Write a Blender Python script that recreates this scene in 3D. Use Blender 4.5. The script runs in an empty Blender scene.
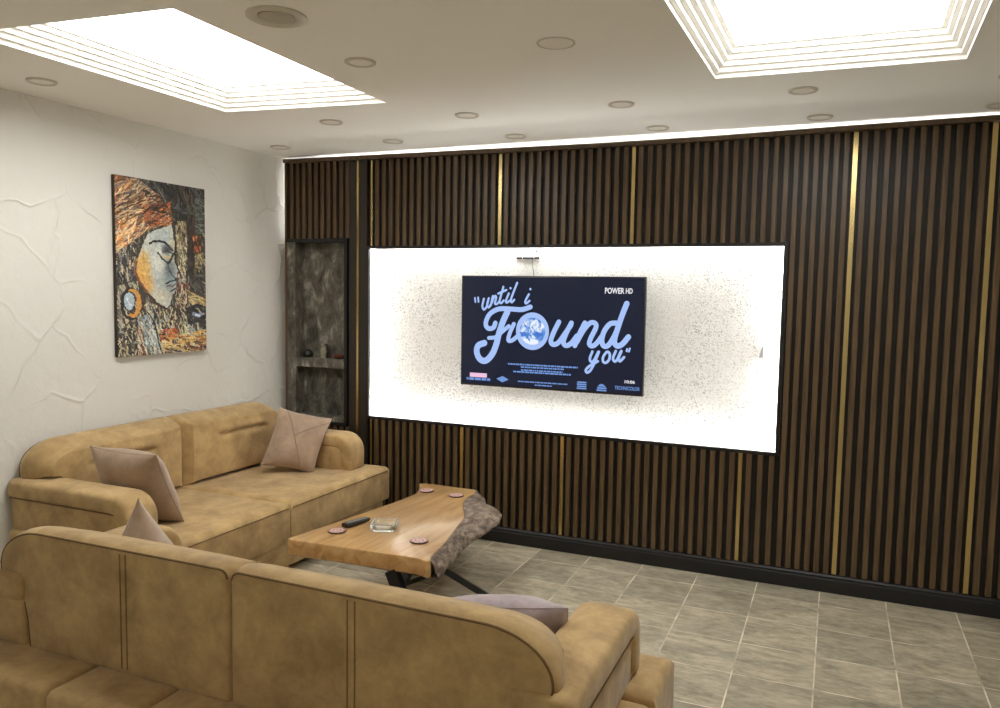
import bpy, bmesh, math, random
import numpy as np
from mathutils import Vector, Matrix, noise

random.seed(7)
SC = bpy.context.scene
COL = SC.collection
R = math.radians

# ------------------------------------------------------------------ helpers
def s2l(c):
    return tuple(((v/255)/12.92 if v/255 <= .04045 else ((v/255+.055)/1.055)**2.4) for v in c)

def link(o, parent=None):
    COL.objects.link(o)
    if parent is not None:
        o.parent = parent
    return o

def meshobj(name, bm, m, parent=None, smooth=True, angle=40):
    me = bpy.data.meshes.new(name)
    bmesh.ops.recalc_face_normals(bm, faces=bm.faces)
    bm.to_mesh(me); bm.free()
    if isinstance(m, (list, tuple)):
        for k in m: me.materials.append(k)
    else:
        me.materials.append(m)
    if smooth:
        for p in me.polygons: p.use_smooth = True
        try: me.set_sharp_from_angle(angle=R(angle))
        except Exception: pass
    return link(bpy.data.objects.new(name, me), parent)

def thing(name, label, cat, loc=(0, 0, 0), rz=0, group=None):
    o = bpy.data.objects.new(name, None)
    o.empty_display_size = .1
    o.location = loc; o.rotation_euler = (0, 0, rz)
    link(o)
    return tag(o, label, cat, group)

def tag(o, label, cat, group=None):
    o['label'] = label; o['category'] = cat
    if group: o['group'] = group
    return o

def struct(o):
    o['kind'] = 'structure'
    return o

def box(bm, x0, x1, y0, y1, z0, z1, bev=0, seg=2):
    vs = [bm.verts.new((x, y, z)) for x in (x0, x1) for y in (y0, y1) for z in (z0, z1)]
    f = [(0, 1, 3, 2), (4, 6, 7, 5), (0, 4, 5, 1), (2, 3, 7, 6), (0, 2, 6, 4), (1, 5, 7, 3)]
    fs = [bm.faces.new([vs[i] for i in q]) for q in f]
    if bev:
        es = list({e for q in fs for e in q.edges})
        bmesh.ops.bevel(bm, geom=es, offset=bev, segments=seg, profile=.5, affect='EDGES')
    return vs

def loft(bm, rings, cap0=True, cap1=True, closed=True):
    rows = [[bm.verts.new(p) for p in r] for r in rings]
    n = len(rows[0])
    for a, b in zip(rows[:-1], rows[1:]):
        for i in range(n if closed else n-1):
            j = (i+1) % n
            bm.faces.new((a[i], a[j], b[j], b[i]))
    if cap0: fan(bm, rows[0])
    if cap1: fan(bm, rows[-1])
    return rows

def fan(bm, row):
    c = Vector((0, 0, 0))
    for v in row: c += v.co
    c = bm.verts.new(c/len(row))
    for i in range(len(row)):
        bm.faces.new((row[i], row[(i+1) % len(row)], c))

def inset(pts, d):
    """offset a counter-clockwise 2-D outline inwards by d"""
    n = len(pts); out = []
    for i in range(n):
        p0, p, p1 = (Vector(pts[(i+k) % n]) for k in (-1, 0, 1))
        a, b = (p-p0).normalized(), (p1-p).normalized()
        na, nb = Vector((-a.y, a.x)), Vector((-b.y, b.x))
        m = (na+nb)
        if m.length < 1e-6: m = na
        m.normalize()
        out.append(p + m*d/max(.5, m.dot(na)))
    return out

def resample(pts, n, closed=False):
    P = [Vector(p) for p in pts]
    if closed: P.append(P[0])
    L = [0]
    for a, b in zip(P[:-1], P[1:]): L.append(L[-1]+(b-a).length)
    out = []
    m = n if closed else n-1
    for k in range(n):
        t = L[-1]*k/m; i = 0
        while i < len(L)-2 and L[i+1] < t: i += 1
        u = (t-L[i])/max(1e-9, L[i+1]-L[i])
        out.append(P[i].lerp(P[i+1], u))
    return out

def catmull(pts, n=8):
    P = [Vector(p) for p in pts]
    P = [P[0]*2-P[1]]+P+[P[-1]*2-P[-2]]
    out = []
    for i in range(1, len(P)-2):
        for k in range(n):
            t = k/n
            a, b, c, d = P[i-1:i+3]
            out.append(.5*((2*b)+(c-a)*t+(2*a-5*b+4*c-d)*t*t+(3*b-a-3*c+d)*t**3))
    out.append(P[-2])
    return out

def tube(bm, pts, r, n=8, caps=True):
    P = [Vector(p) for p in pts]; rings = []
    for i, p in enumerate(P):
        t = (P[min(i+1, len(P)-1)]-P[max(i-1, 0)]).normalized()
        u = t.orthogonal() if i == 0 else (u - t*u.dot(t))
        u = u.normalized(); v = t.cross(u)
        rr = r[i] if isinstance(r, (list, tuple)) else r
        rings.append([p+(u*math.cos(a)+v*math.sin(a))*rr for a in (2*math.pi*k/n for k in range(n))])
    loft(bm, rings, caps, caps)

def lathe(bm, prof, n=32, c=(0, 0, 0)):
    rings = [[(c[0]+r*math.cos(2*math.pi*k/n), c[1]+r*math.sin(2*math.pi*k/n), c[2]+z) for k in range(n)] for r, z in prof]
    loft(bm, rings)

# ------------------------------------------------------------------ materials
def nodes(name):
    m = bpy.data.materials.new(name); m.use_nodes = True
    nt = m.node_tree
    return m, nt, nt.nodes['Principled BSDF']

def simple(name, rgb, rough=.5, metal=0, **kw):
    m, nt, b = nodes(name)
    b.inputs['Base Color'].default_value = (*s2l(rgb), 1)
    b.inputs['Roughness'].default_value = rough
    b.inputs['Metallic'].default_value = metal
    for k, v in kw.items(): b.inputs[k.replace('_', ' ')].default_value = v
    return m

def emit(name, rgb, st):
    m, nt, b = nodes(name)
    b.inputs['Base Color'].default_value = (.0, .0, .0, 1)
    b.inputs['Emission Color'].default_value = (*rgb, 1)
    b.inputs['Emission Strength'].default_value = st
    b.inputs['Roughness'].default_value = .4
    return m

def N(nt, t, **kw):
    n = nt.nodes.new(t)
    for k, v in kw.items():
        if k in n.inputs.keys(): n.inputs[k].default_value = v
        else: setattr(n, k, v)
    return n

def coords(nt, scale=(1, 1, 1), kind='Object'):
    tc = N(nt, 'ShaderNodeTexCoord'); mp = N(nt, 'ShaderNodeMapping')
    mp.inputs['Scale'].default_value = scale
    nt.links.new(tc.outputs[kind], mp.inputs['Vector'])
    return mp.outputs['Vector']

def ramp(nt, fac, stops):
    r = N(nt, 'ShaderNodeValToRGB')
    el = r.color_ramp.elements
    while len(el) < len(stops): el.new(.5)
    for e, (p, c) in zip(el, stops):
        e.position = p; e.color = (*c, 1) if len(c) == 3 else c
    nt.links.new(fac, r.inputs['Fac'])
    return r.outputs['Color']

def mix(nt, a, b, fac, mode='MIX'):
    m = N(nt, 'ShaderNodeMix', data_type='RGBA', blend_type=mode)
    for s, v in ((6, a), (7, b), (0, fac)):
        if hasattr(v, 'is_output'): nt.links.new(v, m.inputs[s])
        elif s == 0: m.inputs[0].default_value = v
        else: m.inputs[s].default_value = (*v, 1)
    return m.outputs[2]

def noise_tex(nt, vec, scale, detail=4, rough=.55, dist=0):
    n = N(nt, 'ShaderNodeTexNoise', Scale=scale, Detail=detail, Roughness=rough, Distortion=dist)
    nt.links.new(vec, n.inputs['Vector'])
    return n.outputs['Fac']

def bump(nt, b, h, strength=.3, dist=.01, prev=None):
    n = N(nt, 'ShaderNodeBump', Strength=strength, Distance=dist)
    nt.links.new(h, n.inputs['Height'])
    if prev is not None: nt.links.new(prev, n.inputs['Normal'])
    nt.links.new(n.outputs['Normal'], b.inputs['Normal'])
    return n.outputs['Normal']

def m_suede(name, a, bcol, sheen=.25):
    m, nt, b = nodes(name)
    v = coords(nt)
    f1 = noise_tex(nt, v, 7, 8, .7, .25)
    c = ramp(nt, f1, [(.34, s2l(a)), (.64, s2l(bcol))])
    nt.links.new(c, b.inputs['Base Color'])
    b.inputs['Roughness'].default_value = .75
    b.inputs['Sheen Weight'].default_value = sheen
    b.inputs['Sheen Roughness'].default_value = .45
    b.inputs['Specular IOR Level'].default_value = .25
    p = bump(nt, b, noise_tex(nt, v, 9, 4), .12, .03)
    bump(nt, b, noise_tex(nt, v, 220, 2), .12, .002, p)
    return m

M = {}
M['suede'] = m_suede('tan_suede', (154, 126, 84), (194, 164, 114))
M['piping'] = m_suede('suede_piping', (104, 78, 48), (122, 92, 58), .1)
M['stitch'] = m_suede('suede_stitching', (124, 96, 60), (146, 116, 76), .1)
M['pillow'] = m_suede('mauve_velvet', (146, 123, 102), (172, 148, 126), .5)
M['pillow_lit'] = m_suede('lit_mauve_velvet', (166, 146, 128), (192, 172, 154), .5)  # mauve velvet again, with the light falling on that pillow in its colour
M['pillow_purple'] = m_suede('greyish_mauve_velvet', (156, 142, 146), (186, 172, 176), .6)
M['seam'] = simple('pillow_seam', (132, 110, 94), .8)

def m_plaster():
    m, nt, b = nodes('trowelled_white_plaster')
    b.inputs['Base Color'].default_value = (*s2l((224, 222, 215)), 1)
    b.inputs['Roughness'].default_value = .75
    v = coords(nt)
    nz = N(nt, 'ShaderNodeTexNoise', Scale=1.6, Detail=3)
    nt.links.new(v, nz.inputs['Vector'])
    vm = N(nt, 'ShaderNodeVectorMath', operation='SCALE'); vm.inputs['Scale'].default_value = .55
    nt.links.new(nz.outputs['Color'], vm.inputs[0])
    ad = N(nt, 'ShaderNodeVectorMath', operation='ADD')
    nt.links.new(v, ad.inputs[0]); nt.links.new(vm.outputs[0], ad.inputs[1])
    vo = N(nt, 'ShaderNodeTexVoronoi', feature='DISTANCE_TO_EDGE', Scale=2.6)
    nt.links.new(ad.outputs[0], vo.inputs['Vector'])
    h = ramp(nt, vo.outputs['Distance'], [(0, (1, 1, 1)), (.012, (.6, .6, .6)), (.035, (0, 0, 0))])
    msk = ramp(nt, noise_tex(nt, v, 2.3, 2), [(.42, (0, 0, 0)), (.62, (1, 1, 1))])
    h = mix(nt, (0, 0, 0), h, msk)
    p = bump(nt, b, h, .55, .011)
    bump(nt, b, noise_tex(nt, v, 12, 6, .6), .3, .022, p)
    return m
M['plaster'] = m_plaster()

def m_stucco():
    m, nt, b = nodes('rough_white_stucco')
    b.inputs['Roughness'].default_value = .8
    v = coords(nt)
    big = noise_tex(nt, v, 3, 3)
    sp = noise_tex(nt, v, 120, 4, .7)
    c = ramp(nt, sp, [(.37, s2l((140, 139, 132))), (.48, s2l((238, 237, 233)))])  # pits coloured darker to deepen their shade under the grazing LEDs
    c2 = mix(nt, (*s2l((232, 230, 224)),), c, ramp(nt, big, [(.35, (.35, .35, .35)), (.6, (1, 1, 1))]))
    nt.links.new(c2, b.inputs['Base Color'])
    bump(nt, b, sp, .7, .012)
    return m
M['stucco'] = m_stucco()
M['ceiling'] = simple('ceiling_paint', (248, 247, 242), .8)
M['white_paint'] = simple('white_moulding_paint', (248, 246, 240), .7)
M['side_wall'] = simple('white_wall_paint', (232, 230, 224), .8)

def m_wood_slat():
    m, nt, b = nodes('walnut_slat')
    v = coords(nt, (22, 22, 1.6))
    c = ramp(nt, noise_tex(nt, v, 2, 5, .6), [(.3, s2l((68, 52, 33))), (.7, s2l((104, 82, 54)))])
    nt.links.new(c, b.inputs['Base Color'])
    b.inputs['Roughness'].default_value = .34
    return m
M['slat'] = m_wood_slat()
M['backing'] = simple('black_brown_backing', (26, 22, 18), .4, 0, Specular_IOR_Level=.3)
M['black_wood'] = simple('black_painted_wood', (17, 17, 19), .42)
M['dark_frame'] = simple('dark_brown_frame', (40, 33, 27), .45)
M['gold'] = simple('brushed_brass', (206, 184, 128), .27, 1)

def m_stone():
    m, nt, b = nodes('grey_stone_niche')
    v = coords(nt, (1, 1, .55))
    f = noise_tex(nt, v, 13, 8, .68, .5)
    c = ramp(nt, f, [(.34, s2l((52, 49, 42))), (.54, s2l((104, 100, 90))), (.7, s2l((170, 166, 156)))])
    nt.links.new(c, b.inputs['Base Color'])
    b.inputs['Roughness'].default_value = .7
    bump(nt, b, f, .5, .012)
    return m
M['stone'] = m_stone()

def m_floor():
    m, nt, b = nodes('grey_brown_stone_tiles')
    tc = N(nt, 'ShaderNodeTexCoord')
    mp = N(nt, 'ShaderNodeMapping')
    mp.inputs['Location'].default_value = (-.1504+.0015, .222+.0015, 0)
    nt.links.new(tc.outputs['Object'], mp.inputs['Vector'])
    br = N(nt, 'ShaderNodeTexBrick', offset=0, squash=1)
    br.inputs['Scale'].default_value = 1
    br.inputs['Mortar Size'].default_value = .0036
    br.inputs['Mortar Smooth'].default_value = .2
    br.inputs['Brick Width'].default_value = .3365
    br.inputs['Row Height'].default_value = .3365
    br.inputs['Color1'].default_value = (0, 0, 0, 1)
    br.inputs['Color2'].default_value = (1, 1, 1, 1)
    nt.links.new(mp.outputs['Vector'], br.inputs['Vector'])
    v0 = coords(nt, (1.0, 2.3, 1))
    sh = N(nt, 'ShaderNodeVectorMath', operation='MULTIPLY_ADD'); sh.inputs[1].default_value = (9, 5, 3)
    nt.links.new(br.outputs['Color'], sh.inputs[0]); nt.links.new(v0, sh.inputs[2]); v = sh.outputs[0]
    f = noise_tex(nt, v, 3.0, 8, .68, .9)
    f2 = noise_tex(nt, v, 15, 6, .7, .4)
    c = ramp(nt, f, [(.3, s2l((108, 98, 80))), (.5, s2l((166, 155, 130))), (.7, s2l((212, 201, 176)))])
    c = mix(nt, c, ramp(nt, f2, [(.3, s2l((94, 87, 72))), (.65, s2l((204, 197, 178)))]), .42)
    tint = ramp(nt, br.outputs['Color'], [(0, (.80, .80, .80)), (1, (1.08, 1.07, 1.05))])
    c = mix(nt, c, tint, 1, 'MULTIPLY')
    g = noise_tex(nt, mp.outputs['Vector'], 5, 2)
    grout = ramp(nt, g, [(.35, s2l((158, 149, 128))), (.62, s2l((232, 224, 204)))])
    c = mix(nt, c, grout, br.outputs['Fac'])
    nt.links.new(c, b.inputs['Base Color'])
    b.inputs['Roughness'].default_value = .48
    p = bump(nt, b, br.outputs['Fac'], -.3, .004)
    bump(nt, b, f2, .18, .006, p)
    return m
M['floor'] = m_floor()

def m_table():
    m, nt, b = nodes('varnished_honey_wood')
    v = coords(nt, (9, 1.1, 9))
    f = noise_tex(nt, v, 1.5, 6, .6, 1.2)
    c = ramp(nt, f, [(.28, s2l((158, 114, 66))), (.5, s2l((190, 150, 98))), (.75, s2l((208, 174, 124)))])
    nt.links.new(c, b.inputs['Base Color'])
    b.inputs['Roughness'].default_value = .3
    b.inputs['Coat Weight'].default_value = .6
    b.inputs['Coat Roughness'].default_value = .11
    return m
M['table'] = m_table()

def m_bark():
    m, nt, b = nodes('grey_bark')
    v = coords(nt, (1.6, .8, 1.6))
    f = noise_tex(nt, v, 18, 9, .74, .3)
    c = ramp(nt, f, [(.34, s2l((44, 34, 28))), (.48, s2l((108, 92, 78))), (.7, s2l((178, 162, 144)))])
    nt.links.new(c, b.inputs['Base Color'])
    b.inputs['Roughness'].default_value = .8
    bump(nt, b, f, .7, .012)
    return m
M['bark'] = m_bark()
M['black_metal'] = simple('black_steel', (20, 20, 22), .45)
M['screen'] = emit('screen_navy', s2l((17, 25, 48)), 1)
M['screen'].node_tree.nodes['Principled BSDF'].inputs['Roughness'].default_value = .25
M['letters'] = emit('screen_pale_blue', s2l((166, 194, 246)), 1)
M['letters_dim'] = emit('screen_mid_blue', s2l((112, 150, 214)), 1)
M['letters_white'] = emit('screen_white', s2l((244, 240, 246)), 1)
M['letters_pink'] = emit('screen_pink', s2l((240, 196, 222)), 1)

def m_disc():
    m, nt, b = nodes('screen_blue_disc')
    v = coords(nt)
    f = noise_tex(nt, v, 18, 5, .6, .6)
    c = ramp(nt, f, [(.44, s2l((62, 118, 205))), (.5, s2l((120, 165, 230))), (.56, s2l((236, 242, 252)))])
    b.inputs['Base Color'].default_value = (0, 0, 0, 1)
    nt.links.new(c, b.inputs['Emission Color'])
    b.inputs['Emission Strength'].default_value = 1
    return m
M['disc'] = m_disc()
M['bezel'] = simple('black_plastic', (12, 12, 14), .35)
M['light'] = emit('light_panel', (1, .99, .955), 11.2)
M['led'] = emit('led_strip_white', (1, .99, .96), 84)
M['led_cove'] = emit('led_strip_cool', (1, .985, .95), 7)
M['dl_trim'] = simple('downlight_trim', (204, 198, 186), .45)
M['dl_glass'] = simple('downlight_glass', (238, 233, 222), .4)
M['grille'] = simple('speaker_grille', (182, 176, 162), .6)
M['grey_clip'] = simple('grey_plastic', (150, 150, 150), .5)

def m_glass():
    m, nt, b = nodes('ashtray_glass')
    b.inputs['Base Color'].default_value = (.93, .96, .93, 1)
    b.inputs['Roughness'].default_value = .04
    b.inputs['Transmission Weight'].default_value = .92
    b.inputs['IOR'].default_value = 1.48
    return m
M['glass'] = m_glass()
M['coaster_edge'] = simple('coaster_dark_edge', (70, 44, 40), .6)
def m_coaster():
    m, nt, b = nodes('coaster_pink_pattern')
    v = coords(nt)
    w = N(nt, 'ShaderNodeTexWave', wave_type='RINGS', rings_direction='Z', Scale=16, Distortion=3.5, Detail=2)
    w.inputs['Detail Scale'].default_value = 12
    nt.links.new(v, w.inputs['Vector'])
    c = ramp(nt, w.outputs['Fac'], [(.25, s2l((150, 96, 92))), (.6, s2l((216, 186, 176)))])
    nt.links.new(c, b.inputs['Base Color']); b.inputs['Roughness'].default_value = .4
    return m
M['coaster_top'] = m_coaster()
M['remote'] = simple('remote_black', (24, 23, 23), .38)
M['remote_button'] = simple('remote_buttons', (120, 118, 114), .5)
M['pot_black'] = simple('dark_ceramic', (30, 27, 24), .4)
M['figure'] = simple('weathered_figure', (138, 132, 112), .6)
M['red_clay'] = simple('reddish_clay', (112, 62, 48), .5)
M['cable'] = simple('cable_grey', (90, 90, 88), .6)

# ------------------------------------------------------------------ room shell
XL, XR, YB, YF, ZC = -2.65, 3.05, .13, -7.0, 2.625

bm = bmesh.new(); box(bm, XL-.15, XR+.15, YF-.15, YB+.15, -.12, 0)
struct(meshobj('floor', bm, M['floor'], smooth=False))
bm = bmesh.new(); box(bm, XL-.15, XL, YF, YB, 0, ZC)
struct(meshobj('wall_left', bm, M['plaster'], smooth=False))
bm = bmesh.new(); box(bm, XL-.15, XR+.15, YB, YB+.15, 0, ZC)
struct(meshobj('wall_back', bm, M['side_wall'], smooth=False))
bm = bmesh.new(); box(bm, XR, XR+.15, YF, YB, 0, ZC)
struct(meshobj('wall_right', bm, M['side_wall'], smooth=False))
bm = bmesh.new(); box(bm, XL-.15, XR+.15, YF-.15, YF, 0, ZC)
struct(meshobj('wall_front', bm, M['side_wall'], smooth=False))

# ceiling: a slab with rectangular openings for the light boxes
LB = [([(-1.954, -2.69), (-.983, -2.606), (-1.001, -1.183), (-1.954, -1.293)], 'sunken glowing ceiling light box above the tan sofa by the left wall'),
      ([(.605, -2.45), (1.570, -2.41), (1.605, -1.04), (.632, -1.078)], 'sunken glowing ceiling light box at the top right, nearer the slatted wall'),
      ([(-.3, -6.85), (.66, -6.85), (.66, -5.75), (-.3, -5.75)], 'unseen ceiling light box added behind the camera to brighten the foreground sofa back')]  # last box is out of view, added to light the near sofa's rear
HB = [(min(p[0] for p in q)-.03, max(p[0] for p in q)+.03, min(p[1] for p in q)-.03, max(p[1] for p in q)+.03) for q, l in LB]
xs = sorted({XL-.15, XR+.15} | {v for b_ in HB for v in b_[:2]})
ys = sorted({YF-.15, YB+.15} | {v for b_ in HB for v in b_[2:4]})
bm = bmesh.new()
cf = lambda q: bm.faces.new([bm.verts.new((x, y, ZC)) for x, y in q])
for x0, x1 in zip(xs[:-1], xs[1:]):
    for y0, y1 in zip(ys[:-1], ys[1:]):
        cx, cy = (x0+x1)/2, (y0+y1)/2
        if any(b_[0] < cx < b_[1] and b_[2] < cy < b_[3] for b_ in HB): continue
        cf([(x0, y0), (x1, y0), (x1, y1), (x0, y1)])
for (q, l), (x0, x1, y0, y1) in zip(LB, HB):
    o_ = [(x0, y0), (x1, y0), (x1, y1), (x0, y1)]
    for i in range(4): cf([o_[i], o_[(i+1) % 4], q[(i+1) % 4], q[i]])
bmesh.ops.remove_doubles(bm, verts=bm.verts, dist=1e-5)
struct(meshobj('ceiling', bm, M['ceiling'], smooth=False))

NST, DST, HST = 5, .02, .021
for q, lab in LB:
    cx, cy = sum(p[0] for p in q)/4, sum(p[1] for p in q)/4
    t = thing('ceiling_light_box', lab, 'ceiling light', (cx, cy, ZC), group='stepped light boxes in the ceiling')
    ql = [(x-cx, y-cy) for x, y in q]
    rings = []
    for i in range(NST):
        for z in (i*HST, (i+1)*HST): rings.append([(p.x, p.y, z) for p in inset(ql, i*DST)])
    z = NST*HST
    rings.append([(p.x, p.y, z) for p in inset(ql, NST*DST)])
    bm = bmesh.new(); loft(bm, rings, False, False)
    meshobj('stepped_cove', bm, M['white_paint'], t, smooth=False)
    bm = bmesh.new(); e = inset(ql, NST*DST-.005)
    rows = loft(bm, [[(p.x, p.y, z+dz) for p in e] for dz in (.002, .03)], False, False)
    for row in rows: bm.faces.new(row)
    meshobj('light_panel', bm, M['light'], t, smooth=False)

# ------------------------------------------------------------------ slatted wall panel
PX0, PX1 = -2.588, 3.0
RX0, RX1, RZ0, RZ1 = -1.864, .885, .769, 1.951      # lit recess
NX0, NX1, NZ0, NZ1 = -2.588, -2.046, .70, 2.006      # niche
def ptop(x):
    P = [(-2.6, 2.604), (-1.0, 2.588), (-.2, 2.581), (.5, 2.582), (1.15, 2.592), (1.9, 2.6), (3.1, 2.604)]
    for (a, za), (b_, zb) in zip(P[:-1], P[1:]):
        if x <= b_: return za+(zb-za)*(x-a)/(b_-a)
    return P[-1][1]

panel = thing('slatted_wall_panel', 'dark walnut slatted feature wall with brass strips around the lit white recess', 'wall panel', (0, 0, 0))
bm = bmesh.new()
BY0, BY1 = .022, .042
ex, ez = .0, .0
def backing_strip(x0, x1, z0, z1):
    box(bm, x0, x1, BY0, BY1, z0, z1)
backing_strip(PX0, NX0+.002, .0, 2.577)
backing_strip(NX0, NX1, .0, NZ0); backing_strip(NX0, NX1, NZ1, 2.577)
backing_strip(NX1, RX0-.012, .0, 2.577)
backing_strip(RX0-.012, RX1+.012, .0, RZ0-.012); backing_strip(RX0-.012, RX1+.012, RZ1+.012, 2.577)
backing_strip(RX1+.012, PX1, .0, 2.577)
meshobj('backing_board', bm, M['backing'], panel, smooth=False)

PITCH = .0552
def slats(x0, x1, zlo, zhi):
    n = max(1, round((x1-x0)/PITCH)); p = (x1-x0)/n
    bm = bmesh.new()
    for i in range(n):
        c = x0+(i+.5)*p
        box(bm, c-.0145, c+.0145, 0, BY0+.001, zlo, zhi(c) if callable(zhi) else zhi, .0022, 1)
    meshobj('slat_section', bm, M['slat'], panel, smooth=False)
top = lambda x: ptop(x)-.026
G_FULL = [-1.963, 1.228, 1.875, 2.53]
G_UP = [-1.849, -.870, .007]
G_LO = [-1.849, -1.125, -.407, .695]
hw = .012
slats(PX0+.03, -2.02, NZ1+.024, top)
slats(-1.849+hw+.008, -.870-hw-.006, RZ1+.02, top)
slats(-.870+hw+.006, .007-hw-.006, RZ1+.02, top)
slats(.007+hw+.006, RX1+.02, RZ1+.02, top)
slats(RX1+.02, 1.228-hw-.006, .1, top)
slats(1.228+hw+.006, 1.875-hw-.006, .1, top)
slats(1.875+hw+.006, 2.53-hw-.006, .1, top)
slats(2.53+hw+.006, PX1-.01, .1, top)
slats(-1.849+hw+.008, -1.125-hw-.006, .1, RZ0-.02)
slats(-1.125+hw+.006, -.407-hw-.006, .1, RZ0-.02)
slats(-.407+hw+.006, .695-hw-.006, .1, RZ0-.02)
slats(.695+hw+.006, RX1+.016, .1, RZ0-.02)
slats(PX0+.03, -2.02, .1, NZ0-.03)
# plain boards beside the niche strip
for x0, x1 in ((-2.03, -1.963-hw), (-1.963+hw, RX0-.018)):
    bm = bmesh.new(); box(bm, x0, x1, .002, BY0+.001, .1, top((x0+x1)/2), .002, 1)
    meshobj('plain_board', bm, M['dark_frame'], panel, smooth=False)
def strip(x, zlo, zhi, w=hw):
    bm = bmesh.new(); box(bm, x-w, x+w, .006, BY0+.001, zlo, zhi, .0015, 1)
    meshobj('brass_strip', bm, M['gold'], panel, smooth=False)
strip(G_FULL[0], .1, top(G_FULL[0]), .009)
for x in G_FULL[1:]: strip(x, .1, top(x), .0135)
strip(G_UP[0], RZ1+.02, top(G_UP[0]), .007)
for x in G_UP[1:]: strip(x, RZ1+.02, top(x))
strip(G_LO[0], .1, RZ0-.02, .006)
for x in G_LO[1:]: strip(x, .1, RZ0-.02)
# top and left cover boards
bm = bmesh.new()
xs_ = [PX0+i*(PX1-PX0)/24 for i in range(25)]
loft(bm, [[(x, -.026, ptop(x)-.027), (x, -.026, ptop(x)), (x, .045, ptop(x)), (x, .045, ptop(x)-.027)] for x in xs_])
meshobj('top_board', bm, M['slat'], panel, smooth=False)
bm = bmesh.new(); box(bm, PX0-.001, PX0+.016, -.006, .045, .1, ptop(PX0)-.02)
meshobj('side_board', bm, M['slat'], panel, smooth=False)
# black frame of the recess
bm = bmesh.new()
fo = .02
for x0, x1, z0, z1 in ((RX0-fo, RX1+fo, RZ1, RZ1+fo), (RX0-fo, RX1+fo, RZ0-fo, RZ0), (RX0-fo, RX0, RZ0, RZ1), (RX1, RX1+fo, RZ0, RZ1)):
    box(bm, x0, x1, -.004, .024, z0, z1)
meshobj('recess_frame', bm, M['black_wood'], panel, smooth=False)
# LED strips of the recess, tucked behind the frame lip, and behind the panel's free edges
E_ = .05
bm = bmesh.new(); box(bm, RX0-E_, RX1+E_, .044, .076, RZ1+E_, RZ1+E_+.006); meshobj('led_strip', bm, M['led'], panel, smooth=False)
bm = bmesh.new(); box(bm, RX0-E_, RX1+E_, .044, .076, RZ0-E_-.006, RZ0-E_); meshobj('led_strip', bm, M['led'], panel, smooth=False)
bm = bmesh.new(); box(bm, RX0-E_-.006, RX0-E_, .044, .076, RZ0-E_, RZ1+E_); meshobj('led_strip', bm, M['led'], panel, smooth=False)
bm = bmesh.new(); box(bm, RX1+E_, RX1+E_+.006, .044, .076, RZ0-E_, RZ1+E_); meshobj('led_strip', bm, M['led'], panel, smooth=False)
bm = bmesh.new(); loft(bm, [[(x, .05, ptop(x)-.034), (x, .056, ptop(x)-.034), (x, .056, ptop(x)-.002), (x, .05, ptop(x)-.002)] for x in xs_[1:]]); meshobj('cove_led_strip', bm, M['led_cove'], panel, smooth=False)
bm = bmesh.new(); box(bm, PX0+.002, PX0+.034, .05, .056, .3, 2.55); meshobj('cove_led_strip', bm, M['led_cove'], panel, smooth=False)

# stucco back of the recess and the black skirting
bm = bmesh.new(); box(bm, RX0-.09, RX1+.09, .08, YB, RZ0-.09, RZ1+.09)
struct(meshobj('wall_recess', bm, M['stucco'], smooth=False))
bm = bmesh.new()
loft(bm, [[(x, .03, 0), (x, -.02, 0), (x, -.02, .072), (x, -.012, .078), (x, -.012, .09), (x, -.004, .098), (x, .03, .098)] for x in (-2.648, 3.045)])
struct(meshobj('baseboard_back', bm, M['black_wood'], smooth=False))

# ------------------------------------------------------------------ niche
nt_ = thing('stone_niche', 'narrow grey stone niche with a shelf, set into the slatted wall at its left end', 'niche', (NX0, 0, NZ0))
def nb(name, m, *b6, bev=0):
    bm = bmesh.new()
    x0, x1, y0, y1, z0, z1 = b6
    box(bm, x0-NX0, x1-NX0, y0, y1, z0-NZ0, z1-NZ0, bev)
    return meshobj(name, bm, m, nt_, smooth=False)
nb('jamb', M['stone'], NX0, -2.500, 0, .126, NZ0, NZ1)
nb('back_slab', M['stone'], -2.500, NX1-.022, .108, .126, NZ0, NZ1)
nb('shelf', M['stone'], -2.500, NX1-.022, .0, .108, 1.092, 1.158, bev=.003)
nb('bottom_slab', M['stone'], -2.500, NX1-.022, .0, .108, NZ0, .735)
bm = bmesh.new()
for x0, x1, z0, z1 in ((NX0-.001, NX1, NZ1-.002, NZ1+.022), (NX1-.024, NX1, NZ0, NZ1), (NX0-.001, NX1, NZ0-.026, NZ0)):
    box(bm, x0-NX0, x1-NX0, -.006, .126, z0-NZ0, z1-NZ0)
meshobj('niche_frame', bm, M['black_wood'], nt_, smooth=False)
# small things on the niche shelf
bm = bmesh.new(); lathe(bm, [(.022, 0), (.036, .012), (.04, .03), (.032, .046), (.018, .052), (.02, .058), (.014, .058), (.012, .05)], 20)
o = meshobj('pot', bm, M['pot_black']); o.location = (-2.432, .055, 1.158)
tag(o, 'small black round pot at the left end of the niche shelf', 'ornament')
t = thing('figurine', 'small grey standing figurine in the middle of the niche shelf', 'ornament', (-2.292, .06, 1.158))
bm = bmesh.new(); tube(bm, [(0, 0, 0), (0, 0, .02), (0, 0, .05), (-.002, 0, .075), (-.004, 0, .082)], [.024, .021, .026, .018, .009], 12)
tube(bm, catmull([(.012, -.008, .068), (.03, -.012, .05), (.024, -.018, .03)], 4), .006, 8)
meshobj('body', bm, M['figure'], t)
bm = bmesh.new(); bmesh.ops.create_uvsphere(bm, u_segments=14, v_segments=10, radius=.0145, matrix=Matrix.Translation((-.005, 0, .094)))
meshobj('head', bm, M['figure'], t)
bm = bmesh.new(); tube(bm, catmull([(.028, .005, 0), (.03, .005, .05), (.026, .005, .09), (.014, .005, .104)], 5), .008, 8)
meshobj('cloak', bm, M['pot_black'], t)
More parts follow.
